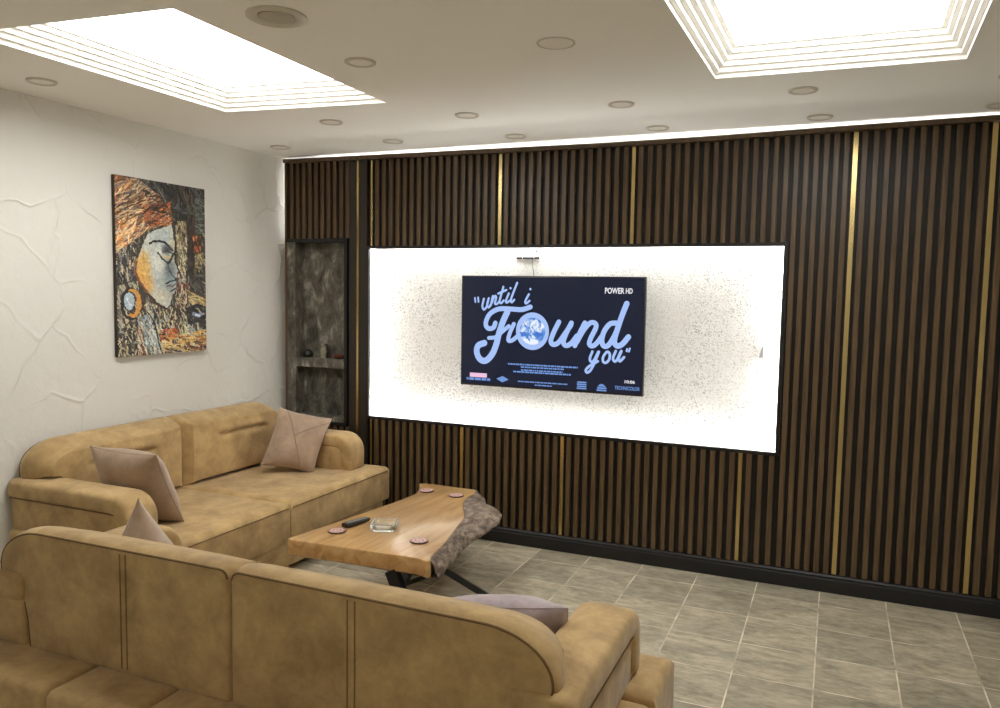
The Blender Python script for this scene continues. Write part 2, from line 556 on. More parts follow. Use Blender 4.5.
bm = bmesh.new(); lathe(bm, [(.026, 0), (.046, .016), (.052, .032), (.047, .033), (.04, .02), (.02, .01)], 24)
o = meshobj('bowl', bm, M['red_clay']); o.location = (-2.15, .055, 1.158)
tag(o, 'small reddish brown bowl at the right end of the niche shelf', 'bowl')

# ------------------------------------------------------------------ television
TX, TZ, TW, TH, TY = -1.121, 1.044, 1.234, .727, -.03
tv = thing('television', 'wall mounted flat screen television showing a dark blue title card', 'television', (TX, TY, TZ))
bm = bmesh.new(); box(bm, 0, TW, .0, .035, 0, TH, .004, 2)
meshobj('housing', bm, M['bezel'], tv)
bm = bmesh.new(); box(bm, .35, TW-.35, .035, .109, .18, TH-.18, .003, 1)
meshobj('wall_mount', bm, M['black_metal'], tv)
bm = bmesh.new(); box(bm, .010, TW-.010, -.0012, .002, .014, TH-.010)
scr = meshobj('screen', bm, M['screen'], tv, smooth=False)

def ribbon(bm, pts, w, y=-.0022, n=7):
    P = catmull([(p[0], 0, p[1]) for p in pts], n) if len(pts) > 2 else [Vector((p[0], 0, p[1])) for p in pts]
    L, Rr = [], []
    for i, p in enumerate(P):
        t = (P[min(i+1, len(P)-1)]-P[max(i-1, 0)]).normalized()
        nrm = Vector((-t.z, 0, t.x))*w/2
        L.append(p+nrm); Rr.append(p-nrm)
    def cap(c, a, sgn):
        a0 = math.atan2((a-c).z, (a-c).x)
        return [c+Vector((math.cos(a0+sgn*k*math.pi/6), 0, math.sin(a0+sgn*k*math.pi/6)))*w/2 for k in range(1, 6)]
    V = lambda p: bm.verts.new((p.x, y, p.z))
    l = [V(p) for p in L]; r = [V(p) for p in Rr]
    for i in range(len(P)-1): bm.faces.new((l[i], l[i+1], r[i+1], r[i]))
    bm.faces.new([l[0]]+[V(p) for p in cap(P[0], L[0], 1)]+[r[0]])
    bm.faces.new([l[-1]]+[V(p) for p in cap(P[-1], L[-1], -1)]+[r[-1]])
STROKES = [(0.0317, [(0.492, 0.529), (0.434, 0.511), (0.35, 0.513), (0.273, 0.511), (0.216, 0.483), (0.188, 0.443), (0.181, 0.403), (0.203, 0.381), (0.236, 0.389), (0.249, 0.419)]), (0.0414, [(0.333, 0.493), (0.302, 0.427), (0.275, 0.348), (0.259, 0.282), (0.231, 0.215), (0.185, 0.169), (0.142, 0.177), (0.118, 0.223), (0.129, 0.266), (0.173, 0.285)]), (0.0256, [(0.204, 0.319), (0.254, 0.327), (0.297, 0.362), (0.345, 0.402)]), (0.0274, [(0.38, 0.416), (0.353, 0.357), (0.343, 0.311), (0.368, 0.309), (0.409, 0.34)]), (0.0317, [(0.687, 0.439), (0.652, 0.368), (0.636, 0.316), (0.653, 0.295), (0.687, 0.309), (0.728, 0.364), (0.767, 0.422)]), (0.0317, [(0.77, 0.435), (0.735, 0.364), (0.72, 0.313), (0.737, 0.292), (0.77, 0.306), (0.808, 0.355)]), (0.0317, [(0.858, 0.438), (0.824, 0.368), (0.796, 0.294)]), (0.0305, [(0.809, 0.317), (0.852, 0.394), (0.893, 0.439), (0.925, 0.437), (0.929, 0.409), (0.899, 0.346), (0.89, 0.308), (0.91, 0.296), (0.938, 0.316), (0.975, 0.367)]), (0.0317, [(1.055, 0.444), (1.018, 0.436), (0.984, 0.392), (0.97, 0.339), (0.98, 0.302), (1.009, 0.303), (1.042, 0.351), (1.069, 0.413)]), (0.0341, [(1.12, 0.564), (1.092, 0.488), (1.063, 0.395), (1.049, 0.33), (1.069, 0.303), (1.1, 0.317), (1.136, 0.361)]), (0.012, [(0.099, 0.58), (0.103, 0.553)]), (0.012, [(0.122, 0.583), (0.126, 0.555)]), (0.0142, [(0.164, 0.575), (0.154, 0.528), (0.165, 0.505), (0.185, 0.525), (0.199, 0.578)]), (0.0142, [(0.2, 0.58), (0.188, 0.538), (0.2, 0.519), (0.211, 0.535)]), (0.0142, [(0.228, 0.594), (0.214, 0.532)]), (0.0142, [(0.221, 0.549), (0.239, 0.591), (0.251, 0.592), (0.25, 0.572), (0.243, 0.546), (0.258, 0.543), (0.273, 0.559)]), (0.0142, [(0.302, 0.655), (0.284, 0.592), (0.277, 0.56), (0.287, 0.549), (0.306, 0.567)]), (0.0142, [(0.267, 0.611), (0.323, 0.635)]), (0.0142, [(0.341, 0.613), (0.322, 0.567), (0.328, 0.554), (0.349, 0.567)]), (0.0142, [(0.352, 0.648), (0.353, 0.646)]), (0.0142, [(0.398, 0.682), (0.369, 0.61), (0.357, 0.574), (0.362, 0.556), (0.38, 0.573)]), (0.0142, [(0.48, 0.61), (0.457, 0.566), (0.463, 0.551), (0.485, 0.568)]), (0.0142, [(0.49, 0.644), (0.49, 0.642)]), (0.0165, [(0.911, 0.262), (0.896, 0.219), (0.903, 0.199), (0.922, 0.206), (0.949, 0.261)]), (0.0165, [(0.953, 0.262), (0.926, 0.191), (0.901, 0.143), (0.88, 0.129), (0.872, 0.144), (0.897, 0.172), (0.948, 0.203)]), (0.0165, [(1.002, 0.263), (0.982, 0.234), (0.981, 0.205), (0.999, 0.196), (1.019, 0.217), (1.023, 0.248), (1.013, 0.263), (1.002, 0.263)]), (0.0165, [(1.06, 0.272), (1.044, 0.228), (1.053, 0.208), (1.069, 0.218), (1.093, 0.272)]), (0.0165, [(1.095, 0.273), (1.08, 0.23), (1.088, 0.21), (1.113, 0.236)]), (0.012, [(1.13, 0.287), (1.128, 0.274)]), (0.012, [(1.147, 0.291), (1.142, 0.272)])]
def lettering(name, idx, m=M['letters']):
    bm = bmesh.new()
    for i in idx: ribbon(bm, STROKES[i][1], STROKES[i][0])
    return meshobj(name, bm, m, scr, smooth=False)
lettering('title_found', range(0, 10)); lettering('title_until', range(10, 23)); lettering('title_you', range(23, 30))
CX, CZ, RXO, RZO = .509, .374, .113, .1205
bm = bmesh.new()
K = 48
ring = lambda a, b_, y: [(CX+a*math.cos(2*math.pi*k/K), y, CZ+b_*math.sin(2*math.pi*k/K)) for k in range(K)]
loft(bm, [ring(RXO, RZO, -.0024), ring(RXO-.026, RZO-.034, -.0024)], False, False)
meshobj('title_ring', bm, M['letters'], scr, smooth=False)
bm = bmesh.new(); bm.faces.new([bm.verts.new(p) for p in ring(RXO-.026, RZO-.034, -.0022)])
meshobj('blue_disc', bm, M['disc'], scr, smooth=False)

def text(name, body, x, z, h, wd, m, bold=False):
    c = bpy.data.curves.new(name, 'FONT'); c.body = body; c.size = 1; c.resolution_u = 3
    if bold: c.offset = .022
    tmp = bpy.data.objects.new(name+'_tmp', c); COL.objects.link(tmp)
    me = bpy.data.meshes.new_from_object(tmp.evaluated_get(bpy.context.evaluated_depsgraph_get()))
    bpy.data.objects.remove(tmp)
    v = np.array([q.co[:] for q in me.vertices]); lo, hi = v.min(0), v.max(0)
    for q in me.vertices:
        q.co = (x+(q.co.x-lo[0])/(hi[0]-lo[0])*wd, -.0024, z+(q.co.y-lo[1])/(hi[1]-lo[1])*h)
    me.materials.clear(); me.materials.append(m); me.name = name
    return link(bpy.data.objects.new(name, me), scr)
text('channel_mark', 'POWER', .981, .622, .037, .122, M['letters_white'], True)
text('channel_mark', 'HD', 1.112, .624, .033, .042, M['letters_white'], True)
text('clock_text', '10:06', 1.121, .076, .020, .063, M['letters_white'], True)
text('studio_text', 'TECHNICOLOR', 1.059, .034, .023, .157, M['letters_dim'], True)
# illegible credit lines: rows of short dashes
rr = random.Random(3)
bm = bmesh.new()
for x0, x1, z, h in ((.343, .819, .156, .010), (.434, .727, .140, .009), (.435, .72, .121, .009), (.382, .774, .108, .010), (.415, .756, .046, .008), (.533, .649, .028, .008)):
    x = x0
    while x < x1:
        w = rr.uniform(.006, .03)
        bm.faces.new([bm.verts.new(p) for p in ((x, -.0022, z-h/2), (min(x+w, x1), -.0022, z-h/2), (min(x+w, x1), -.0022, z+h/2), (x, -.0022, z+h/2))])
        x += w+.004
o = meshobj('credit_lines', bm, M['letters_dim'], scr, smooth=False); o['kind'] = 'stuff'
def poly(bm, pts, y=-.0022): bm.faces.new([bm.verts.new((x, y, z)) for x, z in pts])
def rect(bm, x0, x1, z0, z1, y=-.0022): poly(bm, [(x0, z0), (x1, z0), (x1, z1), (x0, z1)], y)
bm = bmesh.new()
poly(bm, [(.262, .054), (.305, .032), (.350, .052), (.307, .074)])
meshobj('diamond_mark', bm, M['letters_dim'], scr, smooth=False)
bm = bmesh.new()
for k in range(4): rect(bm, .815+.003*(k % 2), .878, .022+k*.013, .031+k*.013)
meshobj('block_mark', bm, M['letters_dim'], scr, smooth=False)
bm = bmesh.new()
rect(bm, .944, 1.008, .018, .028); rect(bm, .948, 1.008, .032, .042); poly(bm, [(.95, .046), (1.004, .046), (.99, .058), (.976, .064), (.962, .058)])
meshobj('house_mark', bm, M['letters_dim'], scr, smooth=False)
bm = bmesh.new(); rect(bm, .07, .194, .056, .084)
meshobj('pink_label', bm, M['letters_pink'], scr, smooth=False)
bm = bmesh.new()
for x0, x1 in ((.047, .06), (.066, .10), (.106, .15), (.156, .19), (.196, .219)): rect(bm, x0, x1, .036, .052)
meshobj('label_line', bm, M['letters_dim'], scr, smooth=False)

# bits on the stucco above and beside the television
t = thing('cable_bracket', 'thin dark cable bracket on the lit stucco just above the television', 'bracket', (-.70, .08, 1.889))
bm = bmesh.new()
for x0, x1 in ((-.075, -.035), (-.03, .045), (.05, .085)): box(bm, x0, x1, -.008, 0, -.006, .007, .001, 1)
meshobj('rail', bm, M['black_metal'], t)
bm = bmesh.new(); box(bm, .058, .072, -.01, 0, .036, .05, .002, 1); meshobj('screw_hook', bm, M['cable'], t)
bm = bmesh.new(); tube(bm, catmull([(.035, -.004, 0), (.04, -.006, -.05), (.05, -.005, -.11), (.055, -.02, -.16)], 5), .0022, 6); meshobj('cable', bm, M['cable'], t)
bm = bmesh.new(); loft(bm, [[(-.012, 0, -.035), (.012, 0, -.035), (.012, 0, .035), (.002, 0, .03)], [(-.012, -.012, -.033), (.012, -.012, -.033), (.012, -.012, .033), (.004, -.012, .026)]])
o = meshobj('wall_clip', bm, M['grey_clip'], smooth=False); o.location = (.781, .08, 1.341)
tag(o, 'small grey clip on the white stucco near the right edge of the lit recess', 'clip')

# ------------------------------------------------------------------ painting
def build_painting():
    Wp, Hp = 200, 350
    img = np.zeros((Hp, Wp, 3)); yy, xx = np.mgrid[0:Hp, 0:Wp]
    # strokes are laid down on a 645 x 1225 sketch sheet
    SW, SH = 645, 1225
    X = (xx+.5)/Wp*SW; Y = (yy+.5)/Hp*SH
    rg = np.random.RandomState(5)
    img[:] = (56, 52, 45)
    def pm(P):
        ins = np.zeros((Hp, Wp), bool); n = len(P)
        for i in range(n):
            (x1, y1), (x2, y2) = P[i], P[(i+1) % n]
            if y1 == y2: continue
            ins ^= ((Y >= min(y1, y2)) & (Y < max(y1, y2)) & (X < (Y-y1)*(x2-x1)/(y2-y1)+x1))
        return ins
    def fill(P, c): img[pm(P)] = c
    def seg(p, q, w, c, mask=None, a=1):
        (x1, y1), (x2, y2) = p, q
        i0, i1 = max(0, int((min(x1, x2)-w)/SW*Wp)), min(Wp, int((max(x1, x2)+w)/SW*Wp)+2)
        j0, j1 = max(0, int((min(y1, y2)-w)/SH*Hp)), min(Hp, int((max(y1, y2)+w)/SH*Hp)+2)
        if i0 >= i1 or j0 >= j1: return
        xs_, ys_ = X[j0:j1, i0:i1], Y[j0:j1, i0:i1]
        dx, dy = x2-x1, y2-y1; L = dx*dx+dy*dy+1e-9
        t = np.clip(((xs_-x1)*dx+(ys_-y1)*dy)/L, 0, 1)
        m = (xs_-x1-t*dx)**2+(ys_-y1-t*dy)**2 < (w/2)**2
        if mask is not None: m &= mask[j0:j1, i0:i1]
        sub = img[j0:j1, i0:i1]
        sub[m] = sub[m]*(1-a)+np.array(c)*a
    def line(P, w, c, a=1):
        n = len(P)-1
        for k, (p, q) in enumerate(zip(P[:-1], P[1:])): seg(p, q, w*(.7+.5*math.sin(math.pi*(k+.5)/n)), c, None, a)
    def dabs(P, n, ang, ln, w, cols, jit=14, a=.85, spread=16):
        m = pm(P); ax = [p[0] for p in P]; ay = [p[1] for p in P]
        for _ in range(n):
            x, y = rg.uniform(min(ax), max(ax)), rg.uniform(min(ay), max(ay))
            an = math.radians(ang+rg.normal(0, spread)); l = ln*rg.uniform(.25, 1.3)
            c = np.clip(np.array(cols[rg.randint(len(cols))])+rg.uniform(-jit, jit)+rg.uniform(-6, 6, 3), 5, 250)
            seg((x-l/2*math.cos(an), y-l/2*math.sin(an)), (x+l/2*math.cos(an), y+l/2*math.sin(an)), w*rg.uniform(.35, 1.2), c, m, a)
    K = (30, 28, 26); CRM = (204, 192, 160); ORG = (180, 106, 60); BRN = (98, 66, 46); GRY = (112, 114, 108); YEL = (206, 168, 92); PAL = (188, 192, 184); BLU = (150, 170, 184)
    full = [(0, 0), (SW, 0), (SW, SH), (0, SH)]
    dabs(full, 900, 80, 60, 13, [K, GRY, (70, 64, 54), (150, 140, 118), BRN, (52, 48, 42)], 15)
    dabs([(130, 0), (SW, 0), (SW, 160), (540, 260), (400, 290), (300, 90)], 420, 68, 70, 14, [K, (44, 42, 40), (60, 58, 54), (88, 88, 82), K])
    line([(285, 40), (330, 110), (375, 200)], 7, (120, 122, 116)); line([(480, 40), (520, 160)], 12, (96, 84, 70)); line([(430, 150), (470, 190)], 20, (70, 80, 100), .6)
    dabs([(560, 70), (SW, 70), (SW, 340), (560, 340)], 150, 5, 55, 9, [(92, 100, 94), (70, 78, 74), (124, 128, 118), (50, 54, 52)])
    hair = [(0, 0), (150, 5), (290, 90), (360, 190), (384, 290), (210, 345), (120, 430), (60, 510), (0, 560)]
    fill(hair, (128, 86, 56))
    dabs(hair, 700, -38, 120, 8, [ORG, CRM, (150, 128, 108), CRM, (212, 164, 106), BRN, K, (226, 200, 158), (160, 96, 56), (122, 106, 96), (70, 52, 42), (200, 178, 150)], a=.8)
    dabs([(170, 180), (380, 130), (385, 300), (200, 330)], 150, -24, 70, 9, [(184, 92, 50), (92, 56, 40), K, (150, 92, 60), (214, 128, 70)])
    dabs([(180, 60), (330, 110), (390, 230), (230, 200)], 90, -30, 70, 10, [K, (54, 44, 40), (92, 66, 54)])
    dabs([(0, 300), (150, 250), (90, 470), (0, 500)], 90, -52, 60, 11, [(216, 150, 76), CRM, (236, 208, 160), (180, 110, 60)])
    line([(10, 250), (80, 205), (150, 170), (200, 140)], 8, K, .8); line([(30, 330), (110, 270), (190, 230)], 7, (60, 46, 40), .8); line([(60, 120), (130, 90)], 14, (60, 58, 62), .7)
    dabs([(0, 520), (140, 410), (120, 700), (0, 720)], 190, 84, 60, 9, [K, (70, 62, 56), CRM, (150, 140, 128), K, (112, 118, 124)])
    # pale band and dark band right of the face
    dabs([(410, 260), (505, 260), (500, 640), (430, 660)], 200, 86, 60, 10, [CRM, (172, 160, 122), (120, 108, 84), (214, 206, 172), K, (150, 138, 108)])
    dabs([(500, 200), (565, 200), (545, 660), (490, 660)], 150, 88, 70, 13, [K, (40, 34, 30), (62, 48, 36)])
    dabs([(545, 350), (610, 360), (606, 490), (552, 480)], 50, 78, 45, 10, [(206, 96, 42), (222, 144, 76), (120, 64, 40), K])
    dabs([(560, 500), (SW, 480), (SW, 640), (560, 640)], 110, 60, 40, 10, [(200, 174, 104), GRY, (110, 100, 70), K])
    # face
    face = [(210, 372), (300, 330), (384, 288), (404, 390), (408, 500), (420, 590), (440, 645), (430, 668), (402, 690), (414, 722), (400, 745), (404, 770), (380, 795), (372, 830), (366, 870), (334, 896), (268, 858), (204, 790), (152, 712), (126, 640), (140, 560), (172, 460)]
    fill(face, PAL)
    fm = pm(face)
    def tone(cx, cy, rx, ry, c, a):
        k = np.clip(1-((X-cx)/rx)**2-((Y-cy)/ry)**2, 0, 1)*a*fm
        img[:] = img*(1-k[..., None])+np.array(c)*k[..., None]
    tone(165, 620, 80, 160, (210, 162, 84), 1); tone(190, 730, 80, 110, (206, 150, 72), .8)
    tone(352, 640, 80, 200, (96, 108, 112), .9); tone(290, 560, 70, 110, (214, 216, 206), .8); tone(330, 390, 120, 80, (166, 180, 184), .7)
    tone(392, 440, 34, 130, (206, 190, 146), .7); tone(300, 800, 80, 80, (196, 190, 168), .8); tone(384, 700, 40, 50, (140, 164, 174), .9); tone(300, 690, 60, 90, (176, 184, 180), .6)
    dabs(face, 260, 75, 60, 6, [(206, 208, 200), (150, 158, 158), (196, 188, 164), (120, 130, 134)], 10, .28)
    dabs([(126, 560), (220, 480), (240, 760), (160, 740)], 60, 70, 60, 8, [(214, 168, 88), (192, 140, 76), (214, 186, 120)], 10, .5)
    line([(222, 438), (252, 424), (290, 412), (328, 424), (360, 446), (388, 476)], 15, K)
    tone(350, 470, 50, 40, (56, 58, 62), .9)
    line([(282, 500), (306, 532), (330, 556), (360, 566), (380, 540), (392, 500)], 14, K); line([(316, 492), (346, 484), (386, 500)], 8, (50, 48, 46))
    line([(322, 516), (346, 530), (368, 526)], 15, (200, 180, 132))
    line([(384, 286), (400, 360), (408, 440), (402, 500), (410, 560), (430, 620), (444, 652), (428, 672), (400, 684)], 10, K)
    line([(352, 570), (362, 620), (378, 660), (402, 674)], 9, (58, 62, 66)); line([(340, 560), (346, 610), (356, 640)], 9, (88, 96, 100), .7)
    line([(336, 716), (372, 700), (412, 690)], 10, K); line([(346, 734), (384, 738), (408, 722)], 13, (104, 92, 92)); line([(366, 770), (400, 756)], 8, (50, 44, 44))
    line([(126, 636), (160, 722), (210, 792), (272, 862), (336, 902), (372, 872), (378, 830)], 11, (62, 42, 34))
    line([(124, 560), (122, 640), (150, 706), (200, 780)], 13, (138, 78, 44), .8)
    # below the face
    low = [(0, 930), (110, 960), (200, 840), (330, 910), (420, 830), (SW, 830), (SW, SH), (0, SH)]
    dabs(low, 620, 80, 55, 11, [CRM, (150, 140, 116), K, (160, 172, 176), (188, 172, 128), (80, 64, 52), (206, 198, 170)])
    dabs([(420, 620), (510, 620), (510, 880), (400, 900)], 170, 86, 60, 10, [CRM, (104, 64, 50), K, (150, 146, 136), (120, 76, 60)])
    dabs([(510, 640), (SW, 600), (SW, 790), (520, 760)], 110, 45, 50, 12, [K, (50, 48, 46), (88, 88, 80)])
    dabs([(490, 760), (SW, 830), (SW, 910), (510, 850)], 90, 25, 60, 11, [(206, 178, 112), (226, 206, 150), (150, 126, 84), (110, 100, 70)])
    dabs([(480, 900), (560, 860), (SW, 890), (SW, 1020), (500, 1020)], 110, 20, 60, 16, [(34, 33, 34), (46, 46, 50), (28, 28, 30)])
    line([(540, 940), (580, 954), (606, 944)], 28, (120, 134, 160)); line([(556, 946), (588, 954)], 13, (204, 212, 224))
    K2 = 26
    def ell(cx, cy, rx, ry): return [(cx+rx*math.cos(k*2*math.pi/K2), cy+ry*math.sin(k*2*math.pi/K2)) for k in range(K2+1)]
    dabs([(0, 740), (140, 700), (150, 950), (0, 960)], 90, 60, 50, 10, [CRM, (170, 164, 146), (120, 110, 96)])
    line(ell(92, 860, 62, 104), 16, K)
    el = ell(98, 856, 46, 88); line(el[18:]+el[:9], 26, (200, 142, 68)); fill(ell(78, 842, 34, 62), (168, 184, 196)); tone(78, 842, 1, 1, K, 0)
    line(ell(78, 842, 38, 66), 8, K); line([(66, 820), (72, 850), (92, 870)], 10, (214, 222, 228))
    dabs([(150, 960), (240, 900), (290, 1225), (170, 1225)], 100, 82, 80, 10, [BLU, (190, 200, 198), (120, 130, 132), (210, 214, 206)])
    line([(205, 920), (250, 1000), (270, 1120), (290, 1200)], 10, K, .9)
    dabs([(0, 1060), (150, 1040), (130, 1225), (0, 1225)], 110, 80, 40, 16, [K, (54, 50, 46), CRM, K, (84, 78, 70)])
    dabs([(130, 1030), (175, 1030), (180, 1225), (130, 1225)], 40, 86, 60, 10, [(120, 66, 44), (90, 50, 36), CRM])
    dabs([(280, 1060), (420, 1030), (420, 1110), (290, 1130)], 60, 10, 44, 13, [(188, 84, 44), (140, 60, 38), (206, 130, 74), K])
    dabs([(300, 1110), (SW, 1060), (SW, 1150), (310, 1180)], 110, 5, 55, 12, [YEL, (218, 182, 96), (150, 96, 54), (226, 206, 150)])
    dabs([(300, 1170), (SW, 1140), (SW, 1225), (300, 1225)], 110, 20, 45, 14, [K, (120, 66, 44), YEL, (60, 52, 46), CRM])
    # ragged palette-knife edges: shift each spot of paint a little
    def smooth(seed, step):
        g = np.random.RandomState(seed).normal(0, 1, (Hp//step+3, Wp//step+3))
        fy, fx = yy/step, xx/step; j, i = fy.astype(int), fx.astype(int); v, u_ = fy-j, fx-i
        return (g[j, i]*(1-u_)+g[j, i+1]*u_)*(1-v)+(g[j+1, i]*(1-u_)+g[j+1, i+1]*u_)*v
    sx = np.clip(xx+.7*smooth(1, 9)+.3*smooth(2, 3), 0, Wp-1).astype(int)
    sy = np.clip(yy+.8*smooth(3, 9)+.35*smooth(4, 3), 0, Hp-1).astype(int)
    out = img[sy, sx]*(1.06+.05*smooth(6, 2)+.04*smooth(7, 4))[..., None]
    return np.clip(out+rg.normal(0, 5, img.shape), 4, 250)

PYA, PYB, PZA, PZB = -1.457, -.768, 1.252, 2.295
pt = thing('painting', 'tall unframed painting of a woman in profile with closed eyes, on the white wall', 'painting', (XL, (PYA+PYB)/2, (PZA+PZB)/2))
img = build_painting(); Hp, Wp = img.shape[:2]
bm = bmesh.new()
pw, ph = (PYB-PYA)/2, (PZB-PZA)/2
box(bm, .004, .0295, -pw, pw, -ph, ph, .002, 1)
meshobj('canvas', bm, simple('canvas_edge', (52, 44, 36), .8), pt, smooth=False)
verts, faces = [], []
for j in range(Hp+1):
    for i in range(Wp+1):
        verts.append((.0300, -pw+2*pw*i/Wp, ph-2*ph*j/Hp))
for j in range(Hp):
    for i in range(Wp):
        a = j*(Wp+1)+i
        faces.append((a, a+Wp+1, a+Wp+2, a+1))
me = bpy.data.meshes.new('painted_surface'); me.from_pydata(verts, [], faces)
ca = me.color_attributes.new('paint', 'FLOAT_COLOR', 'CORNER')
lin = np.where(img/255 <= .04045, img/255/12.92, ((img/255+.055)/1.055)**2.4).reshape(-1, 3)
buf = np.ones((Hp*Wp*4, 4), np.float32); buf[:, :3] = np.repeat(lin, 4, axis=0)
ca.data.foreach_set('color', buf.ravel())
m, ntp, b = nodes('oil_paint')
at = N(ntp, 'ShaderNodeVertexColor', layer_name='paint'); ntp.links.new(at.outputs['Color'], b.inputs['Base Color'])
b.inputs['Roughness'].default_value = .5
bump(ntp, b, noise_tex(ntp, coords(ntp), 60, 4), .25, .004)
me.materials.append(m)
link(bpy.data.objects.new('painted_surface', me), pt)

# ------------------------------------------------------------------ ceiling fittings
def downlight(x, y, lab, r=.066):
    t = thing('downlight', lab, 'ceiling light', (x, y, ZC), group='small round recessed downlights')
    bm = bmesh.new(); lathe_open(bm, [(r, .0005), (r, -.006), (r*.93, -.009), (r*.74, -.006), (r*.72, -.001)], 32)
    meshobj('trim_ring', bm, M['dl_trim'], t)
    bm = bmesh.new(); lathe(bm, [(r*.73, -.0005), (r*.73, -.0045), (r*.3, -.006)], 32)
    meshobj('diffuser', bm, M['dl_glass'], t)
def lathe_open(bm, prof, n):
    loft(bm, [[(q*math.cos(2*math.pi*k/n), q*math.sin(2*math.pi*k/n), z) for k in range(n)] for q, z in prof], False, False)
DL = [(-2.352, -.345, 'small round downlight nearest the corner of the plaster and slatted walls'),
      (-1.506, -.277, 'small round downlight above the left end of the slatted wall, second from the left corner'),
      (-.691, -.18, 'small round downlight close to the slatted wall, above the left half of the television'),
      (.177, -.14, 'small round downlight close to the slatted wall, above the right half of the lit recess'),
      (1.044, -.14, 'small round downlight close to the slatted wall, just right of the lit recess'),
      (1.87, -.14, 'small round downlight at the right frame edge, closest to the slatted wall'),
      (-1.545, -.895, 'small round downlight just beyond the far corner of the left light box'),
      (-.725, -.80, 'small round downlight in the second row, between the two light boxes on the left'),
      (.125, -.765, 'small round downlight in the second row, between the light boxes on the right'),
      (.983, -.75, 'small round downlight right below the front edge of the right light box'),
      (1.83, -.72, 'small round downlight at the right frame edge in the second row'),
      (-.72, -1.845, 'small round downlight beside the long right edge of the left light box'),
      (-2.33, -2.10, 'small round downlight over the plaster wall, beside the left light box')]
for x, y, lab in DL: downlight(x, y, lab)
t = thing('ceiling_access_ring', 'wide flat round cover, nearly flush, in the middle of the ceiling', 'ceiling light', (.135, -1.795, ZC))
bm = bmesh.new(); lathe_open(bm, [(.075, .0005), (.075, -.003), (.069, -.004), (.066, -.001)], 36); meshobj('trim_ring', bm, M['dl_trim'], t)
bm = bmesh.new(); lathe(bm, [(.066, 0), (.066, -.002), (.02, -.0025)], 36); meshobj('cover', bm, M['dl_glass'], t)
t = thing('ceiling_speaker', 'large round ceiling speaker at the top, right of the left light box', 'speaker', (-.69, -2.42, ZC))
bm = bmesh.new(); lathe_open(bm, [(.105, .0005), (.105, -.007), (.098, -.011), (.078, -.010), (.066, -.004), (.062, -.001)], 40); meshobj('trim_ring', bm, M['dl_trim'], t)
bm = bmesh.new(); lathe(bm, [(.064, -.0005), (.064, -.006), (.05, -.011), (.02, -.014)], 36); meshobj('grille', bm, M['grille'], t)

# ------------------------------------------------------------------ sofas
def arc(cx, cz, r, a0, a1, n):
    return [(cx+r*math.cos(R(a0+(a1-a0)*k/n)), cz+r*math.sin(R(a0+(a1-a0)*k/n))) for k in range(n+1)]

